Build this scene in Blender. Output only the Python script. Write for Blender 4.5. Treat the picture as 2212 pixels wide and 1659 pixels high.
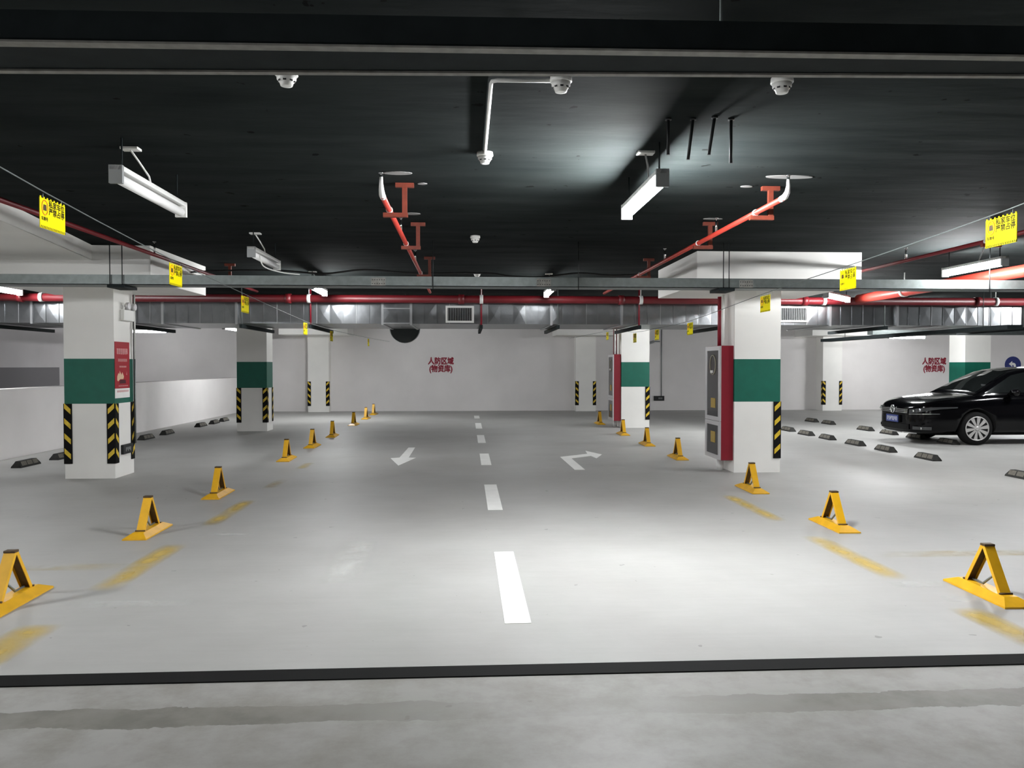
import bpy, bmesh, math, random
from mathutils import Vector, Matrix

for _o in list(bpy.data.objects):
    bpy.data.objects.remove(_o, do_unlink=True)
S = bpy.context.scene
C = S.collection
random.seed(7)
PI = math.pi

# ------------------------------------------------------------------ camera, world, exposure
cam_d = bpy.data.cameras.new('camera')
cam_d.sensor_width = 36.0
cam_d.lens = 1720.0 / 2212.0 * 36.0
cam_d.clip_start = 0.05
cam = bpy.data.objects.new('camera', cam_d)
C.objects.link(cam)
cam.location = (0, 0, 1.5)
cam.rotation_euler = (math.radians(90 - 1.2803), 0, math.radians(-3.2610))
S.camera = cam

W = bpy.data.worlds.new('world'); S.world = W
W.use_nodes = True
W.node_tree.nodes['Background'].inputs[0].default_value = (0.02, 0.022, 0.025, 1)
W.node_tree.nodes['Background'].inputs[1].default_value = 0.3

S.view_settings.view_transform = 'Standard'
S.view_settings.look = 'None'
S.view_settings.gamma = 1.0
S.view_settings.use_curve_mapping = False
S.view_settings.exposure = 0.0
# emission of each lit tube, by where it hangs
POW = dict(lane=711, car=431, lockrow=137, midlane=48, rampside=140, farpillar=52, cross=139, ramp=30, crooked=152, behind=215, cars=516, rear=446, end=630, lockrow2=372, rightrow=415, leftbay=806, midlane2=105)

# ------------------------------------------------------------------ materials
MATS = {}
def mat(name, col, rough=0.6, metal=0.0, spec=0.5, noise=None, bump=None, coat=0.0):
    m = bpy.data.materials.new(name); m.use_nodes = True
    nt = m.node_tree; b = nt.nodes['Principled BSDF']
    b.inputs['Base Color'].default_value = (*col, 1)
    b.inputs['Roughness'].default_value = rough
    b.inputs['Metallic'].default_value = metal
    b.inputs['Specular IOR Level'].default_value = spec
    b.inputs['Coat Weight'].default_value = coat
    if noise or bump:
        tc = nt.nodes.new('ShaderNodeTexCoord')
    if noise:
        sc, amt = noise
        n = nt.nodes.new('ShaderNodeTexNoise'); n.inputs['Scale'].default_value = sc
        n.inputs['Detail'].default_value = 5
        nt.links.new(tc.outputs['Object'], n.inputs['Vector'])
        r = nt.nodes.new('ShaderNodeValToRGB')
        r.color_ramp.elements[0].position = 0.3; r.color_ramp.elements[1].position = 0.7
        r.color_ramp.elements[0].color = tuple(c * (1 - amt) for c in col) + (1,)
        r.color_ramp.elements[1].color = tuple(min(1, c * (1 + amt)) for c in col) + (1,)
        nt.links.new(n.outputs['Fac'], r.inputs['Fac'])
        nt.links.new(r.outputs['Color'], b.inputs['Base Color'])
    if bump:
        sc, st, dist = bump
        n2 = nt.nodes.new('ShaderNodeTexNoise'); n2.inputs['Scale'].default_value = sc
        n2.inputs['Detail'].default_value = 4
        nt.links.new(tc.outputs['Object'], n2.inputs['Vector'])
        bp = nt.nodes.new('ShaderNodeBump'); bp.inputs['Strength'].default_value = st
        bp.inputs['Distance'].default_value = dist
        nt.links.new(n2.outputs['Fac'], bp.inputs['Height'])
        nt.links.new(bp.outputs['Normal'], b.inputs['Normal'])
    MATS[name] = m
    return m

def emit(name, col, st):
    m = bpy.data.materials.new(name); m.use_nodes = True
    b = m.node_tree.nodes['Principled BSDF']
    b.inputs['Base Color'].default_value = (*col, 1)
    b.inputs['Emission Color'].default_value = (*col, 1)
    b.inputs['Emission Strength'].default_value = st
    MATS[name] = m
    return m

mat('wall_paint', (0.80, 0.775, 0.765), 0.75, noise=(1.3, 0.035), bump=(40, 0.08, 0.01))
mat('ramp_plaster', (0.60, 0.575, 0.58), 0.8, noise=(1.1, 0.05))
mat('pillar_paint', (0.86, 0.85, 0.815), 0.6, noise=(2.0, 0.03))
mat('green_paint', (0.0, 0.115, 0.075), 0.55, noise=(9, 0.06))
mat('zinc', (0.20, 0.225, 0.22), 0.5, 0.6, noise=(14, 0.12))
mat('dark_zinc', (0.016, 0.021, 0.022), 0.65, 0.0, 0.1, noise=(9, 0.15))
mat('pale_zinc', (0.26, 0.255, 0.235), 0.55, 0.2, noise=(20, 0.2))
mat('duct_metal', (0.24, 0.25, 0.26), 0.30, 0.95, noise=(6, 0.08), bump=(3.5, 0.2, 0.03))
mat('duct_edge', (0.45, 0.46, 0.47), 0.35, 0.8)
mat('black_metal', (0.012, 0.014, 0.015), 0.55, 0.2)
mat('grey_plastic', (0.25, 0.26, 0.26), 0.5)
mat('white_plastic', (0.78, 0.78, 0.75), 0.4)
mat('white_metal', (0.70, 0.70, 0.68), 0.4)
mat('pipe_red', (0.40, 0.035, 0.022), 0.42, noise=(5, 0.12))
mat('main_red', (0.13, 0.006, 0.010), 0.45, noise=(5, 0.12))
mat('deep_red', (0.22, 0.004, 0.016), 0.45, noise=(5, 0.06))
mat('bracket_red', (0.15, 0.026, 0.012), 0.6, noise=(16, 0.2))
mat('lock_yellow', (0.74, 0.40, 0.012), 0.42, noise=(9, 0.12))
mat('lock_brown', (0.07, 0.038, 0.01), 0.6, noise=(30, 0.4))
mat('rubber', (0.008, 0.008, 0.008), 0.8, 0.0, 0.12)
mat('rubber_dusty', (0.017, 0.017, 0.015), 0.85, noise=(12, 0.3))
mat('stop_patch', (0.13, 0.12, 0.10), 0.8, noise=(25, 0.25))
mat('guard_yellow', (0.72, 0.50, 0.03), 0.5, noise=(12, 0.2))
mat('sign_yellow', (0.88, 0.75, 0.0), 0.6, 0.0, 0.15)
mat('sign_black', (0.012, 0.011, 0.006), 0.7, 0.0, 0.1)
mat('sign_orange', (0.90, 0.34, 0.01), 0.5)
mat('paint_white', (0.90, 0.90, 0.87), 0.6, noise=(6, 0.04))
mat('text_red', (0.27, 0.010, 0.03), 0.6)
mat('poster_red', (0.36, 0.004, 0.016), 0.4)
mat('poster_pink', (0.80, 0.42, 0.42), 0.5)
mat('poster_cream', (0.78, 0.55, 0.36), 0.5)
mat('poster_dark', (0.06, 0.004, 0.01), 0.5)
mat('cable_black', (0.01, 0.01, 0.01), 0.6)
mat('silver_frame', (0.60, 0.59, 0.60), 0.35, 0.5)
mat('cabinet_glass', (0.03, 0.028, 0.03), 0.15, 0.0, 0.3)
mat('notice_yellow', (0.36, 0.24, 0.03), 0.5)
mat('faded_mark', (0.30, 0.27, 0.20), 0.5)
mat('highlight_pale', (0.20, 0.20, 0.195), 0.8)
mat('fan_face', (0.035, 0.042, 0.042), 0.5)
mat('sign_blue', (0.008, 0.02, 0.16), 0.4)
mat('painted_shade', (0.20, 0.19, 0.20), 0.8)
mat('car_black', (0.0015, 0.0015, 0.002), 0.12, 0.0, 0.22)
mat('car_glass', (0.006, 0.007, 0.007), 0.04, 0.0, 0.6)
mat('chrome', (0.75, 0.76, 0.77), 0.12, 1.0)
mat('alloy', (0.52, 0.51, 0.50), 0.35, 0.5)
mat('lamp_lens', (0.045, 0.048, 0.05), 0.10, 0.0, 0.6)
mat('plate_blue', (0.02, 0.035, 0.16), 0.4)
for _k, _v in POW.items(): emit('tube_lit_' + _k, (0.97, 0.985, 1.0), _v)
mat('tube_unlit', (0.85, 0.85, 0.84), 0.25)

# floor: pale grey coated concrete, with a dirty joint band of its own shape near Y 3.4
def floor_mat():
    m = bpy.data.materials.new('floor_concrete'); m.use_nodes = True
    nt = m.node_tree; L = nt.links; b = nt.nodes['Principled BSDF']
    N = nt.nodes.new
    tc = N('ShaderNodeTexCoord')
    def noise(scale, detail=4, rough=0.5, vec=None):
        n = N('ShaderNodeTexNoise'); n.inputs['Scale'].default_value = scale
        n.inputs['Detail'].default_value = detail; n.inputs['Roughness'].default_value = rough
        L.new(vec or tc.outputs['Object'], n.inputs['Vector']); return n
    def math_(op, a, c=None, d=None):
        n = N('ShaderNodeMath'); n.operation = op
        for i, v in enumerate((a, c, d)):
            if v is None: continue
            if isinstance(v, (int, float)): n.inputs[i].default_value = v
            else: L.new(v, n.inputs[i])
        return n.outputs[0]
    def ramp(f, p0, c0, p1, c1):
        r = N('ShaderNodeValToRGB'); e = r.color_ramp.elements
        e[0].position = p0; e[0].color = (*c0, 1); e[1].position = p1; e[1].color = (*c1, 1)
        L.new(f, r.inputs['Fac']); return r.outputs['Color']
    def mix(f, a, c):
        n = N('ShaderNodeMix'); n.data_type = 'RGBA'
        if isinstance(f, (int, float)): n.inputs[0].default_value = f
        else: L.new(f, n.inputs[0])
        for i, v in ((6, a), (7, c)):
            if isinstance(v, tuple): n.inputs[i].default_value = (*v, 1)
            else: L.new(v, n.inputs[i])
        return n.outputs[2]
    base = ramp(noise(0.7, 6, 0.6).outputs['Fac'], 0.32, (0.36, 0.355, 0.34), 0.70, (0.43, 0.43, 0.415))
    mp = N('ShaderNodeMapping'); mp.inputs['Scale'].default_value = (0.5, 5.0, 1)
    mp.inputs['Rotation'].default_value = (0, 0, 0.25)
    L.new(tc.outputs['Object'], mp.inputs['Vector'])
    streak = ramp(noise(3.0, 6, 0.65, mp.outputs['Vector']).outputs['Fac'], 0.36, (0.86, 0.86, 0.85), 0.62, (1, 1, 1))
    mm = N('ShaderNodeMix'); mm.data_type = 'RGBA'; mm.blend_type = 'MULTIPLY'; mm.inputs[0].default_value = 0.22
    L.new(base, mm.inputs[6]); L.new(streak, mm.inputs[7])
    col = mm.outputs[2]
    # small dark specks
    sp = noise(9.0, 2, 0.5).outputs['Fac']
    speck = math_('GREATER_THAN', sp, 0.745)
    col = mix(math_('MULTIPLY', speck, 0.45), col, (0.12, 0.115, 0.10))
    # dirty band
    sx = N('ShaderNodeSeparateXYZ'); L.new(tc.outputs['Object'], sx.inputs[0])
    wob = math_('MULTIPLY', math_('SUBTRACT', noise(2.2, 5, 0.7).outputs['Fac'], 0.5), 0.16)
    yy = math_('ADD', sx.outputs['Y'], wob)
    dist = math_('ABSOLUTE', math_('SUBTRACT', yy, 3.45))
    band = math_('SUBTRACT', 1.0, math_('SMOOTH_MIN', math_('MULTIPLY', dist, 10.0), 1.0, 0.1))
    band = math_('GREATER_THAN', band, 0.10)
    cx = math_('ABSOLUTE', math_('SUBTRACT', sx.outputs['X'], 0.45))
    side = N('ShaderNodeMapRange'); side.inputs[1].default_value = 0.35; side.inputs[2].default_value = 1.3
    side.inputs[3].default_value = 0.10; side.inputs[4].default_value = 1.0
    L.new(cx, side.inputs[0])
    amt = math_('MULTIPLY', math_('MULTIPLY', band, side.outputs[0]),
                math_('MULTIPLY_ADD', noise(6, 4).outputs['Fac'], 0.9, 0.45))
    am = math_('MINIMUM', amt, 0.92)
    col = mix(am, col, (0.115, 0.113, 0.095))
    # rougher, greyer concrete on the near side of the joint
    near = N('ShaderNodeMapRange'); near.inputs[1].default_value = 3.86; near.inputs[2].default_value = 3.9
    near.inputs[3].default_value = 1.0; near.inputs[4].default_value = 0.0
    L.new(sx.outputs['Y'], near.inputs[0])
    blot = N('ShaderNodeMapRange'); blot.inputs[1].default_value = 0.42; blot.inputs[2].default_value = 0.68
    blot.inputs[3].default_value = 0.35; blot.inputs[4].default_value = 1.0
    L.new(noise(3.2, 7, 0.68).outputs['Fac'], blot.inputs[0])
    col = mix(math_('MULTIPLY', near.outputs[0], math_('MULTIPLY', blot.outputs[0], 0.95)), col, (0.245, 0.235, 0.21))
    L.new(col, b.inputs['Base Color'])
    b.inputs['Roughness'].default_value = 0.5
    b.inputs['Specular IOR Level'].default_value = 0.35
    bp = N('ShaderNodeBump'); bp.inputs['Strength'].default_value = 0.12; bp.inputs['Distance'].default_value = 0.01
    L.new(noise(14, 5).outputs['Fac'], bp.inputs['Height']); L.new(bp.outputs['Normal'], b.inputs['Normal'])
    MATS['floor_concrete'] = m

def ceiling_mat():
    m = bpy.data.materials.new('ceiling_dark'); m.use_nodes = True
    nt = m.node_tree; L = nt.links; b = nt.nodes['Principled BSDF']; N = nt.nodes.new
    tc = N('ShaderNodeTexCoord')
    n = N('ShaderNodeTexNoise'); n.inputs['Scale'].default_value = 1.6; n.inputs['Detail'].default_value = 7
    mp = N('ShaderNodeMapping'); mp.inputs['Scale'].default_value = (0.6, 2.2, 1)
    L.new(tc.outputs['Object'], mp.inputs['Vector']); L.new(mp.outputs['Vector'], n.inputs['Vector'])
    r = N('ShaderNodeValToRGB')
    r.color_ramp.elements[0].position = 0.3; r.color_ramp.elements[0].color = (0.0082, 0.0110, 0.0110, 1)
    r.color_ramp.elements[1].position = 0.72; r.color_ramp.elements[1].color = (0.0180, 0.0217, 0.0212, 1)
    L.new(n.outputs['Fac'], r.inputs['Fac'])
    v = N('ShaderNodeTexNoise'); v.inputs['Scale'].default_value = 7; v.inputs['Detail'].default_value = 3
    L.new(tc.outputs['Object'], v.inputs['Vector'])
    g = N('ShaderNodeMath'); g.operation = 'GREATER_THAN'; g.inputs[1].default_value = 0.70
    L.new(v.outputs['Fac'], g.inputs[0])
    mx = N('ShaderNodeMix'); mx.data_type = 'RGBA'
    L.new(g.outputs[0], mx.inputs[0]); L.new(r.outputs['Color'], mx.inputs[6]); mx.inputs[7].default_value = (0.002, 0.0025, 0.0025, 1)
    L.new(mx.outputs[2], b.inputs['Base Color'])
    b.inputs['Roughness'].default_value = 0.9; b.inputs['Specular IOR Level'].default_value = 0.04
    bp = N('ShaderNodeBump'); bp.inputs['Strength'].default_value = 0.35; bp.inputs['Distance'].default_value = 0.03
    L.new(n.outputs['Fac'], bp.inputs['Height']); L.new(bp.outputs['Normal'], b.inputs['Normal'])
    MATS['ceiling_dark'] = m

def worn_paint(name, col, lo, hi, sc=3.0):
    """old floor paint: the concrete shows where it has worn off"""
    m = bpy.data.materials.new(name); m.use_nodes = True
    nt = m.node_tree; L = nt.links; b = nt.nodes['Principled BSDF']; N = nt.nodes.new
    b.inputs['Base Color'].default_value = (*col, 1); b.inputs['Roughness'].default_value = 0.6
    tc = N('ShaderNodeTexCoord')
    n = N('ShaderNodeTexNoise'); n.inputs['Scale'].default_value = sc; n.inputs['Detail'].default_value = 6
    L.new(tc.outputs['Object'], n.inputs['Vector'])
    mr = N('ShaderNodeMapRange'); mr.inputs[1].default_value = 0.33; mr.inputs[2].default_value = 0.68
    mr.inputs[3].default_value = lo; mr.inputs[4].default_value = hi
    L.new(n.outputs['Fac'], mr.inputs[0])
    sx = N('ShaderNodeSeparateXYZ'); L.new(tc.outputs['Generated'], sx.inputs[0])
    f = mr.outputs[0]
    for ax, w in (('X', 0.42), ('Y', 0.2)):          # feathered worn edges
        a = N('ShaderNodeMath'); a.operation = 'SUBTRACT'; L.new(sx.outputs[ax], a.inputs[0]); a.inputs[1].default_value = 0.5
        c = N('ShaderNodeMath'); c.operation = 'ABSOLUTE'; L.new(a.outputs[0], c.inputs[0])
        e = N('ShaderNodeMapRange'); e.inputs[1].default_value = 0.5 - w; e.inputs[2].default_value = 0.5
        e.inputs[3].default_value = 1; e.inputs[4].default_value = 0; L.new(c.outputs[0], e.inputs[0])
        k = N('ShaderNodeMath'); k.operation = 'MULTIPLY'; L.new(f, k.inputs[0]); L.new(e.outputs[0], k.inputs[1]); f = k.outputs[0]
    t = N('ShaderNodeBsdfTransparent'); mx = N('ShaderNodeMixShader')
    L.new(f, mx.inputs[0]); L.new(t.outputs[0], mx.inputs[1]); L.new(b.outputs[0], mx.inputs[2])
    L.new(mx.outputs[0], nt.nodes['Material Output'].inputs['Surface'])
    MATS[name] = m

floor_mat(); ceiling_mat()
worn_paint('worn_yellow', (0.74, 0.54, 0.13), 0.22, 0.62)
worn_paint('faint_yellow', (0.74, 0.56, 0.16), 0.0, 0.30)
worn_paint('scuff_white', (0.80, 0.80, 0.78), 0.0, 0.28, 6.0)
worn_paint('scuff_grime', (0.22, 0.21, 0.19), 0.0, 0.8, 5.0)

# ------------------------------------------------------------------ mesh builder
class MB:
    def __init__(self): self.bm = bmesh.new()
    def _mark(self, before, mi, smooth=False):
        for f in self.bm.faces:
            if f.index == -1 or f not in before:
                f.material_index = mi; f.smooth = smooth
    def box(self, x0, x1, y0, y1, z0, z1, mi=0, bev=0.0, rot=None):
        old = set(self.bm.faces)
        v = [self.bm.verts.new((x, y, z)) for z in (z0, z1) for y in (y0, y1) for x in (x0, x1)]
        q = [(0, 2, 3, 1), (4, 5, 7, 6), (0, 1, 5, 4), (2, 6, 7, 3), (0, 4, 6, 2), (1, 3, 7, 5)]
        fs = [self.bm.faces.new([v[i] for i in a]) for a in q]
        if bev:
            es = list({e for f in fs for e in f.edges})
            bmesh.ops.bevel(self.bm, geom=es, offset=bev, segments=2, profile=0.5, affect='EDGES')
        new = [f for f in self.bm.faces if f not in old]
        for f in new: f.material_index = mi
        if rot:
            vs = list({w for f in new for w in f.verts})
            bmesh.ops.transform(self.bm, matrix=rot, verts=vs)
        return self
    def tube(self, pts, r, mi=0, seg=10, caps=True, smooth=True):
        pts = [Vector(p) for p in pts]
        rr = r if isinstance(r, (list, tuple)) else [r] * len(pts)
        rings = []; prev = None
        for i, p in enumerate(pts):
            d = (pts[min(i + 1, len(pts) - 1)] - pts[max(i - 1, 0)]).normalized()
            ref = Vector((0, 0, 1)) if abs(d.z) < 0.95 else Vector((1, 0, 0))
            a = d.cross(ref).normalized() if prev is None else (prev - d * prev.dot(d)).normalized()
            prev = a; b = d.cross(a)
            rings.append([self.bm.verts.new(p + (a * math.cos(2 * PI * k / seg) + b * math.sin(2 * PI * k / seg)) * rr[i]) for k in range(seg)])
        for i in range(len(rings) - 1):
            for k in range(seg):
                f = self.bm.faces.new((rings[i][k], rings[i][(k + 1) % seg], rings[i + 1][(k + 1) % seg], rings[i + 1][k]))
                f.material_index = mi; f.smooth = smooth
        if caps:
            for ring, fl in ((rings[0], False), (rings[-1], True)):
                f = self.bm.faces.new(ring if fl else ring[::-1]); f.material_index = mi
        return self
    def prism(self, poly, axis, a0, a1, mi=0):
        """poly: 2D points; axis 'x' -> (y,z), 'y' -> (x,z), 'z' -> (x,y)"""
        def P(p, a):
            return {'x': (a, p[0], p[1]), 'y': (p[0], a, p[1]), 'z': (p[0], p[1], a)}[axis]
        A = [self.bm.verts.new(P(p, a0)) for p in poly]; B = [self.bm.verts.new(P(p, a1)) for p in poly]
        n = len(poly); fs = [self.bm.faces.new(A[::-1]), self.bm.faces.new(B)]
        for i in range(n): fs.append(self.bm.faces.new((A[i], A[(i + 1) % n], B[(i + 1) % n], B[i])))
        for f in fs: f.material_index = mi
        return self
    def lathe(self, prof, c=(0, 0, 0), axis='z', seg=24, mi=0, smooth=True, caps=True):
        c = Vector(c); rings = []
        for r, h in prof:
            ring = []
            for k in range(seg):
                t = 2 * PI * k / seg; a, b = r * math.cos(t), r * math.sin(t)
                ring.append(self.bm.verts.new(c + Vector({'z': (a, b, h), 'y': (a, h, b), 'x': (h, a, b)}[axis])))
            rings.append(ring)
        for i in range(len(rings) - 1):
            for k in range(seg):
                f = self.bm.faces.new((rings[i][k], rings[i][(k + 1) % seg], rings[i + 1][(k + 1) % seg], rings[i + 1][k]))
                f.material_index = mi; f.smooth = smooth
        for ring in (rings[0], rings[-1]) if caps else ():
            f = self.bm.faces.new(ring); f.material_index = mi
        return self
    def poly(self, pts, mi=0):
        f = self.bm.faces.new([self.bm.verts.new(p) for p in pts]); f.material_index = mi; return self
    def grid(self, rows, mi=0, smooth=True):
        V = [[self.bm.verts.new(p) for p in r] for r in rows]
        for i in range(len(V) - 1):
            for j in range(len(V[0]) - 1):
                f = self.bm.faces.new((V[i][j], V[i][j + 1], V[i + 1][j + 1], V[i + 1][j])); f.material_index = mi; f.smooth = smooth
        return self
    def build(self, name, mats, parent=None, loc=None, rot=None, fix=True):
        if fix: bmesh.ops.recalc_face_normals(self.bm, faces=list(self.bm.faces))
        me = bpy.data.meshes.new(name); self.bm.to_mesh(me); self.bm.free()
        for m in (mats if isinstance(mats, (list, tuple)) else [mats]): me.materials.append(MATS[m])
        o = bpy.data.objects.new(name, me); C.objects.link(o)
        if parent: o.parent = parent
        if loc: o.location = loc
        if rot: o.rotation_euler = rot
        return o

def tag(o, label, cat, group=None, kind=None):
    o['label'] = label; o['category'] = cat
    if group: o['group'] = group
    if kind: o['kind'] = kind
    return o
def thing(name, label, cat, loc=(0, 0, 0), rotz=0.0, group=None):
    o = bpy.data.objects.new(name, None); C.objects.link(o)
    o.empty_display_size = 0.1
    o.location = loc; o.rotation_euler = (0, 0, rotz)
    return tag(o, label, cat, group)
def struct(o):
    o['kind'] = 'structure'; return o
def copy_tree(o, parent=None):
    c = o.copy(); C.objects.link(c)
    if parent is not None: c.parent = parent
    for ch in list(o.children): copy_tree(ch, c)
    return c
def repeat(first, used, loc, rotz, label, group=None):
    """the first call places the source itself, later calls a copy of it"""
    o = first if not used else copy_tree(first)
    used.append(1)
    o.location = loc; o.rotation_euler = (0, 0, rotz); o['label'] = label
    if group: o['group'] = group
    return o

_TX = {}
def text_mesh(body, size, off=0.0, align='CENTER', line=1.0):
    key = (body, size, off, align, line)
    if key in _TX: return _TX[key]
    cu = bpy.data.curves.new('lettering', 'FONT'); cu.body = body; cu.size = size; cu.offset = off
    cu.align_x = align; cu.align_y = 'CENTER'; cu.space_line = line; cu.resolution_u = 2
    o = bpy.data.objects.new('lettering', cu); C.objects.link(o)
    dg = bpy.context.evaluated_depsgraph_get()
    me = bpy.data.meshes.new_from_object(o.evaluated_get(dg))
    bpy.data.objects.remove(o, do_unlink=True); bpy.data.curves.remove(cu)
    _TX[key] = me
    return me
def text_obj(name, me, m, parent=None, loc=(0, 0, 0), rot=(PI / 2, 0, 0), bold=0.0):
    b = bmesh.new()
    for k, (dx, dy) in enumerate([(0, 0)] + ([(bold, 0), (-bold, 0), (0, bold), (0, -bold), (bold * .7, bold * .7), (-bold * .7, -bold * .7)] if bold else [])):
        n0 = len(b.verts); b.from_mesh(me); b.verts.ensure_lookup_table()
        for v in b.verts[n0:]: v.co += Vector((dx, dy, k * 2e-5))
    me = bpy.data.meshes.new(name); b.to_mesh(me); b.free(); me.materials.append(MATS[m])
    o = bpy.data.objects.new(name, me); C.objects.link(o)
    if parent: o.parent = parent
    o.location = loc; o.rotation_euler = rot
    return o

# ------------------------------------------------------------------ the setting
CEIL = 3.0; BACK = 26.75
floor = struct(MB().box(-12, 24, -5, 28, -0.2, 0.0).build('floor', 'floor_concrete'))
ceiling = struct(MB().box(-12, 24, -5, 28, CEIL, CEIL + 0.2).build('ceiling', 'ceiling_dark'))
wall_back = struct(MB().box(-12, 24, BACK, BACK + 0.2, 0, CEIL).build('wall_back', 'wall_paint'))
wall_right = struct(MB().box(22, 22.2, -5, BACK, 0, CEIL).build('wall_right', 'wall_paint'))
wall_front = struct(MB().box(-12, 24, -5.2, -5, 0, CEIL).build('wall_front', 'wall_paint'))
wall_left = struct(MB().box(-7.75, -7.4, 9.0, BACK, 0, 1.13).build('wall_left', 'wall_paint'))
# the taller wall on the far side of the ramp, with a dark panel painting the shade of a recess
w = MB().box(-11.4, -11.0, -5, BACK, 0, CEIL)
wall_ramp = struct(w.build('wall_ramp', 'ramp_plaster'))
MB().box(-11.02, -10.995, 15.5, 22.2, 0.9, 1.47).build('recess_shade', 'painted_shade', wall_ramp)
# thick slab edge of the ramp overhead, running askew to the bays
sl = MB().prism([(-9.5, 4.0), (-3.38, 4.0), (-4.18, 7.43), (-4.37, 8.59), (-4.63, 10.19), (-9.5, 10.19)], 'z', 2.81, CEIL - 0.002)
struct(sl.build('ceiling_slab', 'pillar_paint'))
# pale discs painting bright highlights on the ceiling round the pipe brackets
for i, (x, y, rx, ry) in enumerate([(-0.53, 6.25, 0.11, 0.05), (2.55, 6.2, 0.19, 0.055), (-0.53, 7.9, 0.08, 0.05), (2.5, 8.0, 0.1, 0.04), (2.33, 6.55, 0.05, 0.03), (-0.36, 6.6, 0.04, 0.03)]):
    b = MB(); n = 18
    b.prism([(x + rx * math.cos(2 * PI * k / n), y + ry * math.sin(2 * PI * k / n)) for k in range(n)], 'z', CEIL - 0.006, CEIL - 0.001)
    b.build('highlight_patch', 'highlight_pale', ceiling)

# floor paint and the rubber joint
def flat(name, pts, m, z=0.003):
    b = MB(); b.prism(pts, 'z', 0.0005, z); return b.build(name, m, floor)
def rect(x0, x1, y0, y1): return [(x0, y0), (x1, y0), (x1, y1), (x0, y1)]
for y0, y1 in [(4.6, 6.39), (8.27, 10.05), (12.04, 13.63), (15.53, 17.3), (19.11, 20.98), (22.85, 24.12)]:
    flat('lane_dash', rect(0.22, 0.375, y0, y1), 'paint_white')
flat('direction_arrow', [(-1.03, 12.05), (-0.83, 13.08), (-0.95, 13.1), (-0.95, 14.72), (-1.07, 14.72), (-1.10, 13.12), (-1.24, 13.03)], 'paint_white')
flat('direction_arrow', [(1.56, 11.42), (1.71, 11.42), (1.70, 12.85), (2.07, 13.18), (2.11, 12.84), (2.29, 13.38), (2.10, 13.98), (2.06, 13.50), (1.54, 13.06)], 'paint_white')
MB().box(-9, 20, 3.815, 3.95, -0.012, 0.006).build('rubber_joint', 'rubber', floor)
for x0, x1, y0, y1, m in [(-2.56, -2.32, 5.42, 6.85, 'worn_yellow'), (-4.6, -2.5, 5.98, 6.2, 'faint_yellow'), (-2.53, -2.33, 7.6, 9.05, 'worn_yellow'),
                          (-2.53, -2.34, 9.9, 10.7, 'faint_yellow'), (-2.60, -2.32, 4.0, 4.75, 'worn_yellow'), (-2.52, -2.34, 11.7, 12.5, 'faint_yellow'),
                          (2.92, 3.12, 7.5, 9.1, 'worn_yellow'), (2.92, 3.15, 5.4, 6.85, 'worn_yellow'), (3.1, 5.2, 6.02, 6.24, 'faint_yellow'), (2.95, 3.2, 4.0, 4.75, 'worn_yellow')]:
    flat('bay_line', rect(x0, x1, y0, y1), m, 0.002)
for x0, x1, y0, y1, m in [(-1.05, -0.75, 5.5, 6.9, 'scuff_white'), (3.05, 3.4, 4.85, 5.0, 'scuff_white'), (2.9, 3.3, 5.2, 5.35, 'scuff_white'), (-2.4, -1.9, 7.15, 7.25, 'scuff_white'),
                          (-2.6, -1.7, 5.05, 5.2, 'scuff_white')]:
    flat('paint_scuff', rect(x0, x1, y0, y1), m, 0.0015)

# red stencilled words on the back wall
tm = text_mesh('人防区域\n(物资库)', 0.215, 0.0, line=1.0)
for x in (-0.86, 16.19):
    o = text_obj('stencil_lettering', tm, 'text_red', wall_back, (x, BACK - 0.004, 1.53), bold=0.010)
    o.scale = (1.0, 1.18, 1.0)

# ------------------------------------------------------------------ pillars
def pillar(x0, x1, y0, y1, label, cap=True, wallside=False, band=True, group='white pillars'):
    cx, cy = (x0 + x1) / 2, (y0 + y1) / 2
    t = thing('pillar', label, 'pillar', (cx, cy, 0), 0, group)
    hw, hd = (x1 - x0) / 2, (y1 - y0) / 2
    b = MB()
    zs = [(0, 1.0, 0), (1.0, 1.6, 1 if band else 0), (1.6, 2.56 if cap else CEIL, 0)]
    for z0, z1, mi in zs:
        ring = lambda z: [(-hw, -hd, z), (hw, -hd, z), (hw, hd, z), (-hw, hd, z)]
        A = [b.bm.verts.new(p) for p in ring(z0)]; B = [b.bm.verts.new(p) for p in ring(z1)]
        for i in range(4):
            f = b.bm.faces.new((A[i], A[(i + 1) % 4], B[(i + 1) % 4], B[i])); f.material_index = mi
    bmesh.ops.remove_doubles(b.bm, verts=list(b.bm.verts), dist=1e-5)
    b.build('shaft', ['pillar_paint', 'green_paint'], t)
    if cap:
        c = MB()
        if wallside: c.box(-1.08, 1.08, y0 - cy - 0.85, hd, 2.5, CEIL - 0.003, 0, 0.006)
        else: c.box(-1.1, 1.1, -1.05, 1.05, 2.56, CEIL - 0.003, 0, 0.006)
        c.build('capital', 'pillar_paint', t)
    return t
P1 = pillar(-5.34, -4.69, 10.9, 11.5, 'white pillar with green band carrying the red poster and emergency light')
P2 = pillar(3.76, 4.42, 11.0, 11.55, 'white pillar with green band beside the nearer red hydrant cabinet')
P3 = pillar(-5.28, -4.6, 18.65, 19.2, 'white pillar with green band near the low ramp wall, behind the poster pillar')
P4 = pillar(3.75, 4.44, 19.15, 19.7, 'white pillar with green band beside the farther hydrant cabinet')
P8 = pillar(12.29, 12.94, 19.0, 19.65, 'white pillar with green band standing behind the black car')
P5 = pillar(-5.18, -4.5, 26.35, 26.75, 'white pilaster on the back wall left of the red stencilled words', True, True, False, 'wall pilasters')
P6 = pillar(3.63, 4.3, 26.35, 26.75, 'white pilaster on the back wall between the dashed lane and the far cabinet', True, True, False, 'wall pilasters')
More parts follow.
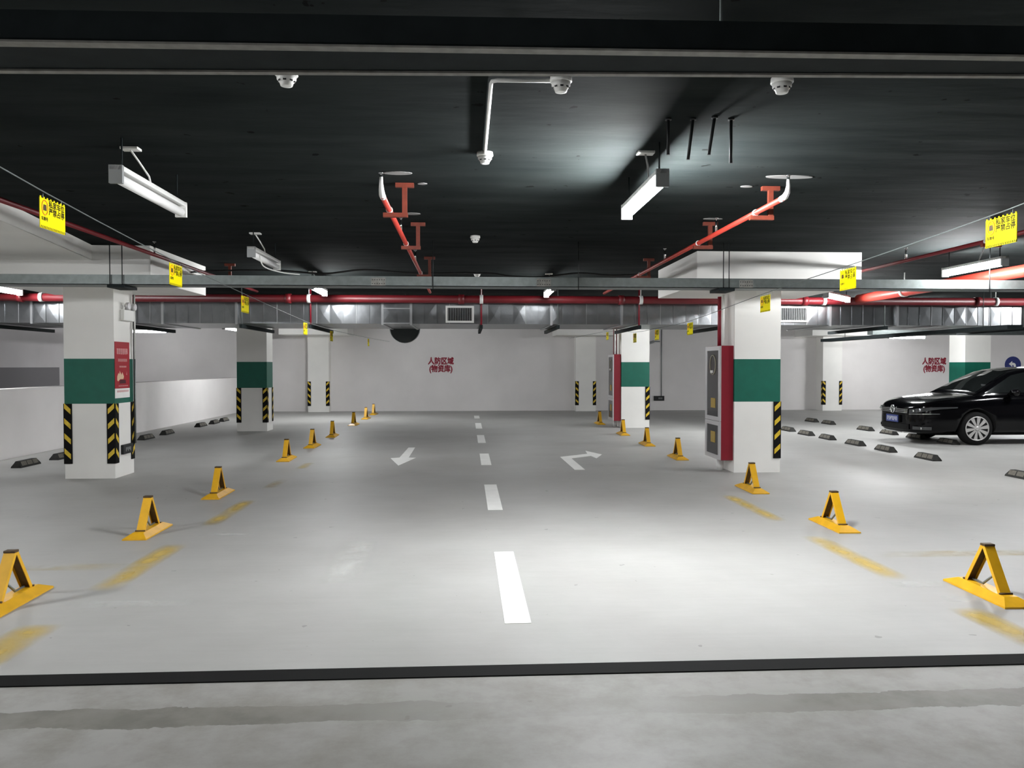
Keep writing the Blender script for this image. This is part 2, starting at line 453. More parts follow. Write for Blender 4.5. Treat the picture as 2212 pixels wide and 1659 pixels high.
P7 = pillar(11.99, 12.65, 26.2, 26.75, 'white pilaster on the back wall behind the rear row of wheel stops', True, True, False, 'wall pilasters')

# dirt on pillar feet
for (t, dx, wd, h) in [(P1, -0.12, 0.05, 0.24), (P1, 0.02, 0.05, 0.2), (P3, -0.1, 0.06, 0.22), (P3, 0.0, 0.05, 0.16), (P2, 0.02, 0.05, 0.12), (P4, 0.05, 0.16, 0.22)]:
    hd = {P1: 0.30, P2: 0.275, P3: 0.275, P4: 0.275}[t]
    MB().box(dx - wd / 2, dx + wd / 2, -hd - 0.0015, -hd + 0.002, 0.01, h).build('grime', 'scuff_grime', t)

# corner guards: black rubber angles with yellow chevrons; corner at the origin, wings along -x and +y (rotated into place)
def make_guard():
    b = MB(); a = 0.10; th = 0.012; z0, z1 = 0.2, 1.0
    b.prism([(-a, -th), (th * 0.3, -th), (th, -th * 0.3), (th, a), (0, a), (0, 0), (-a, 0)], 'z', z0, z1, 0)
    for k in range(4):
        zb = z0 + 0.06 + k * 0.2
        b.poly([(-0.085, -th - 0.0015, zb), (-0.002, -th - 0.0015, zb + 0.08), (-0.002, -th - 0.0015, zb + 0.15), (-0.085, -th - 0.0015, zb + 0.07)], 1)
        b.poly([(th + 0.0015, 0.002, zb + 0.08), (th + 0.0015, 0.085, zb), (th + 0.0015, 0.085, zb + 0.07), (th + 0.0015, 0.002, zb + 0.15)], 1)
    return b.build('corner_guard', ['rubber', 'guard_yellow'])
G0 = make_guard(); GU = []
def guard(x, y, rz, label):
    o = repeat(G0, GU, (x, y, 0), rz, label, 'black and yellow corner guards'); o['category'] = 'corner guard'
e = 0.001
guard(-4.69 + e, 10.9 - e, 0, 'black and yellow corner guard below the poster edge, front corner of the poster pillar')
guard(-5.34 - e, 10.9 - e, -PI / 2, 'black and yellow corner guard on the outer front corner of the poster pillar')
guard(-4.69 + e, 11.5 + e, PI / 2, 'black and yellow corner guard on the rear corner beside the black exit light')
guard(4.42 + e, 11.0 - e, 0, 'black and yellow corner guard on the pillar with the nearer hydrant cabinet')
guard(-4.6 + e, 18.65 - e, 0, 'chevron corner guard, aisle-side front corner of the pillar near the ramp wall')
guard(-5.28 - e, 18.65 - e, -PI / 2, 'chevron corner guard, ramp-side front corner of the pillar near the ramp wall')
guard(-4.6 + e, 19.2 + e, PI / 2, 'black and yellow corner guard on the rear corner of the pillar near the ramp wall')
guard(4.44 + e, 19.15 - e, 0, 'black and yellow corner guard on the pillar with the farther hydrant cabinet')
for (x0, x1, y, nm) in [(-5.18, -4.5, 26.35, 'pilaster left of the red stencilled words'), (3.63, 4.3, 26.35, 'pilaster before the far cabinet'), (11.99, 12.65, 26.2, 'pilaster behind the rear wheel stops')]:
    guard(x1 + e, y - e, 0, 'small corner guard on the right edge of the ' + nm)
    guard(x0 - e, y - e, -PI / 2, 'small corner guard on the left edge of the ' + nm)

# ------------------------------------------------------------------ hydrant cabinets
def make_cabinet():
    t = thing('hydrant_cabinet', '', 'fire cabinet', (0, 0, 0), 0, 'red hydrant cabinets')
    # local: x from 0 (door side) to 0.19 (pillar side), y 0..0.68, z 0.17..1.79
    b = MB(); b.box(0.02, 0.195, 0, 0.68, 0.17, 1.79, 0, 0.004); b.build('body', 'deep_red', t)
    def door(z0, z1, y0, y1):
        f = MB(); fr = 0.075
        f.box(0.0, 0.022, y0, y0 + fr, z0, z1); f.box(0.0, 0.022, y1 - fr, y1, z0, z1)
        f.box(0.0, 0.022, y0 + fr, y1 - fr, z0, z0 + fr * 0.8); f.box(0.0, 0.022, y0 + fr, y1 - fr, z1 - fr * 0.8, z1)
        d = f.build('door', 'silver_frame', t)
        MB().box(0.008, 0.016, y0 + fr, y1 - fr, z0 + fr * 0.8, z1 - fr * 0.8).build('pane', 'cabinet_glass', d)
        return d
    d1 = door(0.72, 1.785, 0.0, 0.68); d2 = door(0.175, 0.715, 0.0, 0.68)
    r = MB(); n = 20
    pts = [(0.004, 0.34 + 0.13 * math.cos(2 * PI * k / n), 1.52 + 0.14 * math.sin(2 * PI * k / n)) for k in range(n + 1)]
    r.tube(pts, 0.008, 0, 6, False); r.build('hose_reel_mark', 'faded_mark', d1)
    MB().box(0.003, 0.009, 0.22, 0.42, 0.90, 1.04).build('notice', 'notice_yellow', d1)
    MB().box(0.003, 0.009, 0.22, 0.42, 0.40, 0.56).build('notice', 'notice_yellow', d2)
    MB().tube([(0.003, 0.36, 1.4), (0.003, 0.36, 1.44)], 0.03, 0, 8).build('hose_nozzle', 'white_plastic', d1)
    MB().tube([(0.1, 0.28, 1.79), (0.1, 0.28, 2.5)], 0.045, 0, 14).build('feed_pipe', 'deep_red', t)
    MB().tube([(0.10, 0.28, 0.0), (0.10, 0.28, 0.18)], 0.05, 0, 12).build('foot_pipe', 'white_metal', t)
    MB().tube([(0.05, 0.03, 1.79), (0.05, 0.03, 2.5)], 0.022, 0, 10).build('conduit', 'white_plastic', t)
    return t
K0 = make_cabinet(); KU = []
repeat(K0, KU, (3.56, 11.03, 0), 0, 'nearer red hydrant cabinet with silver framed glass doors on the pillar', 'red hydrant cabinets')
repeat(K0, KU, (3.55, 19.17, 0), 0, 'farther small red hydrant cabinet with glass doors, before the back wall', 'red hydrant cabinets')

# ------------------------------------------------------------------ fittings on the poster pillar (side face X = -4.69)
PX = -4.69
t = thing('poster', 'red poster with pale headline and white foot on the pillar side', 'poster', (PX + 0.003, 11.142, 1.09))
b = MB(); b.box(0, 0.004, -0.235, 0.225, 0.11, 0.74); b.build('sheet', 'poster_red', t)
MB().box(0, 0.004, -0.235, 0.225, -0.02, 0.108).build('foot_strip', 'paint_white', t)
b = MB()
def marks(y0, y1, z0, z1, n, mi):        # blurred characters that cannot be read: blocks of strokes
    st = (y1 - y0) / n
    for k in range(n):
        a = y0 + k * st + st * 0.1; c = a + st * 0.8
        for q in range(3):
            yy = a + (c - a) * (q + 0.15) / 3; b.box(0.004, 0.005, yy, yy + (c - a) * 0.2, z0 + random.random() * 0.1 * (z1 - z0), z1, mi)
        for q in range(2):
            zz = z0 + (z1 - z0) * (0.25 + 0.45 * q); b.box(0.004, 0.005, a, c, zz, zz + (z1 - z0) * 0.13, mi)
marks(-0.18, 0.17, 0.57, 0.65, 6, 0); marks(-0.14, 0.15, 0.47, 0.51, 7, 0); marks(-0.10, 0.12, 0.39, 0.415, 8, 0)
marks(-0.13, 0.17, 0.135, 0.15, 10, 0); marks(-0.18, 0.19, 0.055, 0.085, 9, 1)
b.build('lettering', ['poster_pink', 'poster_pink'], t)
b = MB()
fl = [(-0.17, 0.22), (-0.17, 0.27), (-0.13, 0.32), (-0.10, 0.30), (-0.09, 0.35), (-0.04, 0.29), (-0.01, 0.33), (0.04, 0.27), (0.02, 0.235), (-0.08, 0.235), (-0.14, 0.205)]
b.prism(fl, 'x', 0.004, 0.005, 0); b.prism([(-0.1, 0.175), (0.1, 0.175), (0.09, 0.225), (-0.08, 0.225)], 'x', 0.004, 0.0055, 1)
b.prism([(0.12, 0.29), (0.14, 0.29), (0.135, 0.34)], 'x', 0.004, 0.005, 2)
b.build('picture', ['poster_cream', 'poster_dark', 'poster_pink'], t)

t = thing('emergency_light', 'white twin-headed emergency light high on the poster pillar', 'emergency light', (PX + 0.002, 11.25, 2.12))
MB().box(0, 0.06, -0.16, 0.16, 0, 0.15, 0, 0.008).build('case', 'white_plastic', t)
for dy in (-0.07, 0.13):
    MB().lathe([(0.02, 0.0), (0.05, 0.02), (0.052, 0.05), (0.045, 0.06)], (0.03, dy, 0.2), 'x', 16).build('lamp_head', 'silver_frame', t)
    MB().tube([(0.04, dy, 0.14), (0.04, dy, 0.19)], 0.012, 0, 8).build('bracket', 'grey_plastic', t)
t = thing('exit_light', 'black low-level exit light on the side of the poster pillar', 'exit light', (PX + 0.002, 11.24, 0.30))
MB().box(0, 0.035, -0.165, 0.155, 0, 0.13, 0, 0.005).build('case', 'black_metal', t)
b = MB()
for k in range(5): b.box(0.035, 0.0365, -0.09 + k * 0.035, -0.07 + k * 0.035, 0.035 + 0.02 * (k % 2), 0.09)
b.box(0.035, 0.0365, -0.02, 0.07, 0.055, 0.066); b.build('pictogram', 'grey_plastic', t)
t = thing('conduit', 'thin white and grey conduit down the rear edge of the poster pillar', 'conduit', (PX + 0.036, 11.47, 0))
MB().tube([(0, 0, 1.6), (0, 0, 2.5)], 0.016, 0, 8).build('upper_pipe', 'white_plastic', t)
MB().tube([(0, 0, 0.42), (0, 0, 1.6)], 0.012, 0, 8).build('lower_pipe', 'zinc', t)
MB().tube([(0.002, -0.035, 0.42), (0.002, -0.035, 2.5)], 0.006, 0, 6).build('cable', 'cable_black', t)

# fittings on the back wall
t = thing('exit_light', 'black exit light low on the back wall under a thin conduit', 'exit light', (6.53, BACK - 0.002, 0.33))
MB().box(-0.18, 0.18, -0.04, 0, 0, 0.16, 0, 0.006).build('case', 'black_metal', t)
MB().tube([(0.08, -0.015, 0.16), (0.08, -0.015, 2.45)], 0.014, 0, 6).build('conduit', 'zinc', t)
b = MB()
for k in range(4): b.box(-0.02 + k * 0.035, k * 0.035, -0.0415, -0.04, 0.05, 0.11)
b.build('pictogram', 'grey_plastic', t)
t = thing('security_camera', 'grey bullet camera on an arm high on the back wall', 'camera', (6.2, BACK - 0.002, 2.28))
MB().tube([(0.35, -0.02, 0.06), (0.1, -0.08, 0.06), (0, -0.1, 0.02)], 0.018, 0, 8).build('arm', 'zinc', t)
MB().tube([(-0.12, -0.22, -0.02), (0.12, -0.08, 0.05)], 0.045, 0, 12).build('housing', 'grey_plastic', t)
t = thing('round_sign', 'round blue sign with a white left-turn arrow above the car roof', 'road sign', (19.02, BACK - 0.002, 1.55))
MB().lathe([(0.29, 0.0), (0.29, -0.015)], (0, 0, 0), 'y', 36).build('disc', 'sign_blue', t)
b = MB(); b.prism([(0.10, -0.17), (0.10, 0.0), (0.07, 0.05), (0.02, 0.07), (-0.03, 0.07), (-0.03, 0.13), (-0.15, 0.03), (-0.03, -0.07), (-0.03, -0.01), (0.01, -0.01), (0.03, -0.04), (0.03, -0.17)], 'y', -0.018, -0.015)
b.build('arrow', 'paint_white', t)

# ------------------------------------------------------------------ cable trays
t = thing('cable_tray', 'grey cable tray crossing the dark ceiling closest to the camera', 'cable tray', (0, 2.78, 2.55))
def skew(x0, x1, f0, f1, z0, z1, name, m, par):     # the run is a little out of square: y differs at its two ends
    b = MB(); b.prism([(x0, f0[0]), (x1, f1[0]), (x1, f1[1]), (x0, f0[1])], 'z', z0, z1); return b.build(name, m, par)
def ye(a, bb, x): return a + (bb - a) * (x + 1.5) / 3.4
for nm, lo, hi, z0, z1, m in [('tray_floor', (-0.10, -0.165), (0.17, 0.035), 0.004, 0.010, 'dark_zinc'),
                              ('near_lip', (-0.102, -0.167), (-0.058, -0.128), -0.004, 0.003, 'pale_zinc'),
                              ('near_rail', (-0.10, -0.165), (-0.095, -0.16), 0.0035, 0.10, 'dark_zinc'),
                              ('far_lip', (0.155, 0.012), (0.185, 0.036), -0.004, 0.003, 'pale_zinc'),
                              ('far_rail', (0.181, 0.032), (0.185, 0.036), 0.0035, 0.10, 'dark_zinc')]:
    skew(-5.0, 6.0, (ye(lo[0], lo[1], -5), ye(hi[0], hi[1], -5)), (ye(lo[0], lo[1], 6), ye(hi[0], hi[1], 6)), z0, z1, nm, m, t)
b = MB(); 
for x in (-3.3, 0.9, 4.2):
    MB().tube([(x, 0.02, 0.05), (x, 0.02, 0.449)], 0.005, 0, 6).build('hanger_rod', 'zinc', t)

t = thing('cable_tray', 'long grey cable tray crossing in front of both front pillars', 'cable tray', (0, 9.6, 2.455))
MB().box(-9, 16, 0, 0.3, 0, 0.008).build('tray_floor', 'zinc', t)
MB().box(-9, 16, 0, 0.004, 0, 0.118).build('near_rail', 'zinc', t)
MB().box(-9, 16, 0.296, 0.3, 0, 0.118).build('far_rail', 'zinc', t)
for x in (-1.05, 0.93, 3.42):
    b = MB(); b.box(x - 0.085, x + 0.085, -0.005, -0.0005, 0.006, 0.10, 0)
    for q in range(6):
        for zz in (0.03, 0.075): b.lathe([(0.006, 0.0), (0.006, -0.004)], (x - 0.07 + 0.028 * q, -0.005, zz), 'y', 6, 1)
    b.build('splice_plate', ['pale_zinc', 'black_metal'], t)
for x in (-7.0, -4.16, -4.02, -0.4, 1.35, 3.13, 3.20, 6.5, 8.3, 11):
    MB().tube([(x, -0.02, -0.03), (x, -0.02, 0.544)], 0.006, 0, 6).build('hanger_rod', 'black_metal', t)
for x in (-4.09, 3.17, 8.3):
    MB().box(x - 0.10, x + 0.10, -0.03, 0.33, -0.035, -0.002).build('crossbar', 'dark_zinc', t)

t = thing('cable_tray', 'dark cable tray slung under the duct beyond the black car', 'cable tray', (8.85, 0, 2.10))
MB().box(-0.13, 0.13, 12.4, 19.2, 0, 0.07).build('trough', 'dark_zinc', t)
for y in (13.2, 18.2): 
    MB().tube([(0, y, 0.05), (0, y, 0.899)], 0.006, 0, 6).build('hanger_rod', 'black_metal', t)

t = thing('cable_tray', 'grey cable tray running crosswise under the far edge of the duct, above the car', 'cable tray', (0, 17.4, 2.21))
MB().box(9.1, 17, 0, 0.25, 0, 0.10).build('trough', 'zinc', t)
for x in (10.0, 13.0): MB().tube([(x, 0.12, 0.1), (x, 0.12, CEIL - 2.21 - 0.001)], 0.006, 0, 6).build('hanger_rod', 'black_metal', t)

# ------------------------------------------------------------------ ventilation duct with grilles
DY0, DY1, DZ0, DZ1 = 14.2, 16.1, 2.25, 2.62
t = thing('ventilation_duct', 'long silver sheet-metal ventilation duct across the garage', 'duct', (0, DY0, DZ0))
H = DZ1 - DZ0; DP = DY1 - DY0
cuts = [-10.5, -7.47, -5.27, -4.01, -1.48, -0.98, 1.51, 2.78, 4.9, 6.61, 7.87, 10.3, 12.6, 15.0]
for a, c in zip(cuts[:-1], cuts[1:]):
    s = MB()
    out = -0.04 if abs(a + 1.48) < 0.01 else 0.0
    n = max(1, round((c - a) / 0.228)); st = (c - a) / n
    for k in range(n):                            # cross-broken panels between standing seams
        x0, x1 = a + k * st, a + (k + 1) * st
        d = random.uniform(-0.004, 0.005)
        xm = (x0 + x1) / 2
        P = [(x0, out, 0), (x1, out, 0), (x1, out, H), (x0, out, H), (xm, out - 0.004 + d, H * random.uniform(0.35, 0.65))]
        v = [s.bm.verts.new(p) for p in P]
        for i in range(4): s.bm.faces.new((v[i], v[(i + 1) % 4], v[4]))
        s.poly([(x0, out, 0), (x0, DP, 0), (x1, DP, 0), (x1, out, 0)]); s.poly([(x0, out, H), (x1, out, H), (x1, DP, H), (x0, DP, H)])
        s.poly([(x0, DP, 0), (x0, DP, H), (x1, DP, H), (x1, DP, 0)])
        if k: s.box(x0 - 0.0035, x0 + 0.0035, out - 0.010, out + 0.002, 0.0, H, k % 3 == 0)
    if out:
        s.box(a, c, -0.055, -0.04, H - 0.11, H - 0.095, 1); s.box(a, c, -0.055, -0.04, 0.0, 0.015, 1)
    s.build('duct_section', ['duct_metal', 'duct_edge'], t)
    f = MB(); f.box(c - 0.02, c + 0.02, -0.045, 0.0, -0.02, H + 0.03); f.box(c - 0.02, c + 0.02, 0.0, DP, -0.02, 0.0); f.box(c - 0.02, c + 0.02, 0.0, DP, H, H + 0.03)
    f.build('flange', 'duct_edge', t)
b = MB(); b.box(-10.5, 15, -0.02, 0.01, H, H + 0.018); b.build('top_edge', 'duct_edge', t)
def grille(x0, x1, z0, z1, lab):
    f = MB(); fr = 0.035
    for bx in ((x0, x1, z0, z0 + fr), (x0, x1, z1 - fr, z1), (x0, x0 + fr, z0 + fr, z1 - fr), (x1 - fr, x1, z0 + fr, z1 - fr)):
        f.box(bx[0], bx[1], -0.035, -0.012, bx[2], bx[3])
    g = f.build('grille', 'white_metal', t); g['label'] = lab
    MB().box(x0 + fr, x1 - fr, -0.016, -0.012, z0 + fr, z1 - fr).build('backing', 'black_metal', g)
    s = MB(); n = 14
    for k in range(n):
        xx = x0 + fr + (x1 - x0 - 2 * fr) * (k + 0.5) / n; s.box(xx - 0.004, xx + 0.004, -0.03, -0.016, z0 + fr, z1 - fr)
    s.build('slats', 'grey_plastic', g)
grille(-0.37, 0.13, 0.02, 0.32, 'white framed air grille on the duct face')
grille(5.66, 6.2, 0.05, 0.34, 'air grille beside the front pillar')
for x in (-8.2, -5.85, -3.9, -2.72, 0.26, 1.62, 3.08, 4.6, 7.6, 9.6, 10.4, 12.0):
    red = x in (-2.72, 0.26, 3.08)
    b = MB(); b.tube([(x, -0.09, -0.08), (x, -0.09, CEIL - DZ0 - 0.001)], 0.016 if red else 0.008, 0, 8)
    h = b.build('hanger_rod', 'deep_red' if red else 'zinc', t)
    b = MB(); b.box(x - 0.025, x + 0.025, -0.16, DP + 0.25, -0.085, -0.022); b.build('crossbar', 'dark_zinc', t)
t = thing('fan_duct', 'round dark fan housing below and behind the silver duct', 'fan', (-1.27, 16.55, 2.29))
MB().lathe([(0.30, 0.0), (0.30, 0.25)], (0, 0, 0), 'y', 36).build('housing', 'fan_face', t)
MB().lathe([(0.312, -0.02), (0.318, 0.0), (0.312, 0.03), (0.30, 0.03), (0.298, -0.02), (0.312, -0.02)], (0, 0, 0), 'y', 36, 0, True, False).build('flange', 'duct_edge', t)
MB().tube([(0, 0.12, 0.28), (0, 0.12, CEIL - 2.29 - 0.001)], 0.01, 0, 6).build('hanger_rod', 'zinc', t)

# ------------------------------------------------------------------ red fire pipes
t = thing('fire_main', 'long dark red fire main running above the silver duct', 'pipe', (0, 13.98, 2.67))
MB().tube([(-10.5, 0, 0), (16, 0, 0)], 0.068, 0, 16).build('pipe', 'main_red', t)
for x in (-7.2, -2.72, 0.26, 3.08, 6.4, 9.6):
    b = MB(); b.lathe([(0.078, -0.03), (0.078, 0.03)], (x, 0, 0), 'x', 16); b.tube([(x, 0, 0.07), (x, 0, CEIL - 2.67 - 0.001)], 0.008, 0, 6)
    b.build('clamp', 'white_metal', t)
    MB().lathe([(0.084, -0.05), (0.084, 0.05)], (x - 0.35, 0, 0), 'x', 16).build('coupling', 'main_red', t)
t = thing('fire_main', 'thick bright red pipe running back from the lamp above the car', 'pipe', (7.0, 0, 2.70))
MB().tube([(0, 9.0, 0), (0, 13.89, 0)], 0.08, 0, 16).build('pipe', 'pipe_red', t)
for y in (9.5, 12.4):
    b = MB(); b.lathe([(0.09, -0.03), (0.09, 0.03)], (0, y, 0), 'y', 16); b.tube([(0, y, 0.08), (0, y, CEIL - 2.70 - 0.001)], 0.008, 0, 6); b.build('clamp', 'white_metal', t)

def branch(x, y0, label, z=2.78, brk=(), heads=(), m='pipe_red'):
    t = thing('sprinkler_pipe', label, 'pipe', (x, 0, z), 0, 'red sprinkler branch pipes')
    MB().tube([(0, y0, 0), (0, 13.90, 0)], 0.022, 0, 12).build('pipe', m, t)
    MB().tube([(0, y0 + 0.06, 0), (0, y0 - 0.01, 0.003), (0, y0 - 0.06, 0.03), (0, y0 - 0.075, 0.07), (0, y0 - 0.075, 0.12)], [0.024, 0.024, 0.020, 0.015, 0.012], 0, 12).build('elbow', 'white_metal', t)
    for hy in (y0 - 0.075,) + tuple(heads):
        b = MB(); zb = 0.10 if hy < y0 else 0.02
        b.tube([(0, hy, zb), (0, hy, 0.145)], 0.012, 0, 8); b.lathe([(0.018, 0.146), (0.022, 0.15), (0.008, 0.158)], (0, hy, 0), 'z', 12)
        b.build('sprinkler_head', 'chrome', t)
    for by in brk:
        b = MB(); d = CEIL - z - 0.001
        b.box(0.05, 0.20, by - 0.02, by + 0.02, d - 0.035, d); b.box(0.105, 0.145, by - 0.017, by + 0.017, -0.03, d - 0.03)
        b.box(-0.05, 0.15, by - 0.02, by + 0.02, -0.06, -0.025)
        b.build('bracket', 'bracket_red', t)
        MB().lathe([(0.028, -0.012), (0.028, 0.012)], (0, by, 0), 'y', 12).build('clip', 'white_metal', t)
    return t
branch(-0.63, 6.05, 'red sprinkler branch pipe nearest the hanging conduit, running from its white elbow', brk=(6.6, 8.4, 11.0), heads=(7.75, 9.9))
branch(2.41, 5.95, 'red sprinkler branch pipe running back beside the brightest lamp', brk=(6.55, 8.2, 11.0), heads=(7.6, 9.6))
branch(-3.58, 5.6, 'dim red sprinkler branch pipe above the hanging signs before the poster pillar', brk=(11.9,), heads=(9.4,), m='main_red')
branch(5.32, 5.6, 'dim red sprinkler branch pipe above the hanging signs, towards the car', brk=(7.9, 11.9), heads=(9.4,), m='main_red')

# ------------------------------------------------------------------ tube lights
def make_lamp(lit, key='lane'):
    t = thing('tube_light', '', 'tube light', (0, 0, 0), 0, 'hanging tube lights')
    b = MB(); b.box(-0.042, 0.042, -0.60, 0.60, 0.044, 0.078, 0, 0.004); b.build('housing', 'white_metal', t)
    MB().tube([(0, -0.575, 0), (0, 0.575, 0)], 0.034, 0, 16, True).build('tube', 'tube_lit_' + key if lit else 'tube_unlit', t)
    for s in (-1, 1):
        b = MB(); b.box(-0.043, 0.043, s * 0.60 - (0.028 if s > 0 else 0), s * 0.60 + (0 if s > 0 else 0.028), -0.038, 0.079)
        b.build('end_cap', 'white_plastic' if s > 0 else 'grey_plastic', t)
        MB().tube([(0, s * 0.5, 0.07), (0, s * 0.5, 0.279)], 0.006, 0, 6).build('hanger_rod', 'dark_zinc', t)
    MB().box(-0.10, 0.02, -0.30, -0.22, 0.262, 0.279, 0, 0.003).build('ceiling_box', 'white_plastic', t)
    MB().tube([(-0.04, -0.26, 0.262), (-0.01, -0.2, 0.2), (0.02, -0.1, 0.12), (0.02, -0.06, 0.06)], 0.007, 0, 6).build('cord', 'white_plastic' if not lit else 'grey_plastic', t)
    return t
LZ = 2.72
L1 = make_lamp(True); LU = []
def relamp(o, key):
    """the tube of this lamp gets its own strength"""
    for ch in list(o.children):
        if ch.name.startswith('tube'):
            ch.data = ch.data.copy(); ch.data.materials[0] = MATS['tube_lit_' + key]
        if ch.name.startswith('hanger_rod') and o.location.z < LZ - 0.01:      # lower lamps hang on longer rods
            ch.data = ch.data.copy()
            for v in ch.data.vertices:
                if v.co.z > 0.2: v.co.z = CEIL - 0.001 - o.location.z
        if ch.name.startswith(('ceiling_box', 'cord')) and o.location.z < LZ - 0.01:
            bpy.data.objects.remove(ch, do_unlink=True)
for x, y, rz, z, key, lab in [
    (1.29, 5.80, 0, LZ, 'lane', 'brightest lit tube light under the ceiling, over the dashed lane'),
    (6.33, 9.65, 0, LZ, 'car', 'lit tube light above the cable tray, over the black car'),
    (-2.39, 13.05, 0, LZ, 'lockrow', 'lit tube light over the left lock row, before the duct'),
    (1.37, 13.1, 0, LZ, 'midlane', 'lit tube light before the duct, over the dashed lane'),
    (-7.45, 13.2, 0, LZ, 'rampside', 'small lit tube light behind the poster pillar by the ramp'),
    (-6.45, 22.2, 0, 2.52, 'farpillar', 'small lit tube light beside the pillar near the ramp wall'),
    (13.75, 24.2, PI / 2, 2.40, 'cross', 'lit tube light lying crosswise before the back wall, behind the car'),
    (-9.75, 25.0, PI / 2, 2.56, 'ramp', 'thin lit tube light over the ramp, seen past the poster pillar')]:
    o = repeat(L1, LU, (x, y, z), rz, lab, 'hanging tube lights'); relamp(o, key)
L2 = make_lamp(False); LV = []
for x, y, lab in [(-2.26, 5.90, 'unlit white tube light closest to the camera, over the left lock row'),
                  (-2.33, 9.40, 'unlit white tube light with trailing cord, farther along the left lock row')]:
    repeat(L2, LV, (x, y, LZ), 0, lab, 'hanging tube lights')
# the crooked lamp by the front pillar
o = copy_tree(L1); o.location = (6.28, 13.2, 2.655); o.rotation_euler = (0, 0, -0.74); relamp(o, 'crooked'); o['label'] = 'crooked lit tube light just beside the front pillar with the cabinet'
# unseen lamps added outside the frame or behind the duct to light the hall
for x, y, z, key, lab in [(1.3, -1.6, LZ, 'behind', 'added lit tube light behind the camera over the lane'),
                     (11.4, 12.8, LZ, 'cars', 'added lit tube light above the parked car row, out of frame'),
                     (9.5, 17.5, LZ, 'rear', 'added lit tube light hidden behind the duct, over the rear wheel stops'),
                     (-3.7, 22.6, LZ, 'lockrow2', 'added lit tube light hidden behind the duct, over the far left locks'),
                     (6.3, 17.1, LZ, 'rightrow', 'added lit tube light hidden behind the duct, beside the farther cabinet pillar'),
                     (1.4, 21.0, LZ, 'midlane2', 'added lit tube light hidden behind the duct, over the dashed lane'),
                     (-6.8, 3.4, LZ, 'leftbay', 'added lit tube light before the ramp slab, out of frame'),
                     (15.5, 21.0, LZ, 'end', 'added lit tube light hidden behind the duct, towards the end wall')]:
    o = copy_tree(L1); o.location = (x, y, z); o.rotation_euler = (0, 0, 0); o['label'] = lab; relamp(o, key)

# loose cables
def wire(name, pts, r, m, label, cat, group=None):
    b = MB(); b.tube(pts, r, 0, 8); return tag(b.build(name, m), label, cat, group)
def spline(pts, n=6):
    P = [Vector(p) for p in pts]; out = []
    for i in range(len(P) - 1):
        p0, p1, p2, p3 = P[max(i - 1, 0)], P[i], P[i + 1], P[min(i + 2, len(P) - 1)]
        for k in range(n):
            u = k / n
            out.append(0.5 * ((2 * p1) + (p2 - p0) * u + (2 * p0 - 5 * p1 + 4 * p2 - p3) * u * u + (3 * p1 - p0 - 3 * p2 + p3) * u ** 3))
    return out + [P[-1]]
wire('cable', spline([(-4.5, 11.6, 2.80), (-3.5, 11.6, 2.86), (-2.7, 11.6, 2.87), (-2.05, 11.6, 2.83), (-1.45, 11.6, 2.89), (-0.72, 11.6, 2.84), (0.28, 11.6, 2.85), (0.62, 11.6, 2.81), (1.09, 11.6, 2.80), (1.64, 11.6, 2.86), (2.12, 11.6, 2.83), (2.6, 11.6, 2.85)]),
     0.013, 'cable_black', 'black cable sagging across behind the long cable tray', 'cable')
wire('flexible_conduit', spline([(-2.285, 9.0, 2.73), (-2.27, 9.1, 2.62), (-2.15, 9.4, 2.59), (-1.98, 9.62, 2.59)]), 0.007, 'white_plastic', 'thin white conduit trailing from the unlit lamp to the tray', 'conduit')

# ------------------------------------------------------------------ ceiling fittings
def make_detector():
    t = thing('smoke_detector', '', 'smoke detector', (0, 0, 0), 0, 'smoke detectors')
    MB().lathe([(0.056, 0.0), (0.058, -0.025), (0.052, -0.03)], (0, 0, 0), 'z', 24).build('base', 'white_plastic', t)
    MB().lathe([(0.050, -0.03), (0.048, -0.048), (0.036, -0.062), (0.034, -0.066), (0.030, -0.078), (0.02, -0.08)], (0, 0, 0), 'z', 24).build('sensor', 'white_plastic', t)
    b = MB()
    for k in range(8):
        a = 2 * PI * k / 8; b.box(-0.008, 0.008, 0.0415, 0.0435, -0.061, -0.052, 0, 0, Matrix.Rotation(a, 4, 'Z'))
    b.build('vent', 'black_metal', t)
    return t
D0 = make_detector(); DU = []
for x, y, z, lab in [(-0.91, 4.13, CEIL, 'white smoke detector beyond the front tray, left of the bent conduit'),
                     (0.49, 4.14, CEIL, 'white smoke detector at the crosswise end of the bent conduit'),
                     (1.64, 4.09, CEIL, 'white smoke detector beyond the front tray, past the four dark rods'),
                     (0.13, 5.62, CEIL, 'white smoke detector at the far end of the bent conduit'),
                     (0.10, 9.20, CEIL, 'white smoke detector alone on dark ceiling before the long tray'),
                     (0.17, 12.8, CEIL, 'small white smoke detector peeking above the long cable tray')]:
    repeat(D0, DU, (x, y, z - 0.001), 0, lab, 'smoke detectors')
wire('conduit', [(0.46, 4.16, 2.985), (0.16, 4.17, 2.985), (0.135, 4.185, 2.985), (0.13, 4.22, 2.985), (0.13, 5.58, 2.985)], 0.011, 'white_plastic', 'white bent conduit on the ceiling joining two smoke detectors', 'conduit')
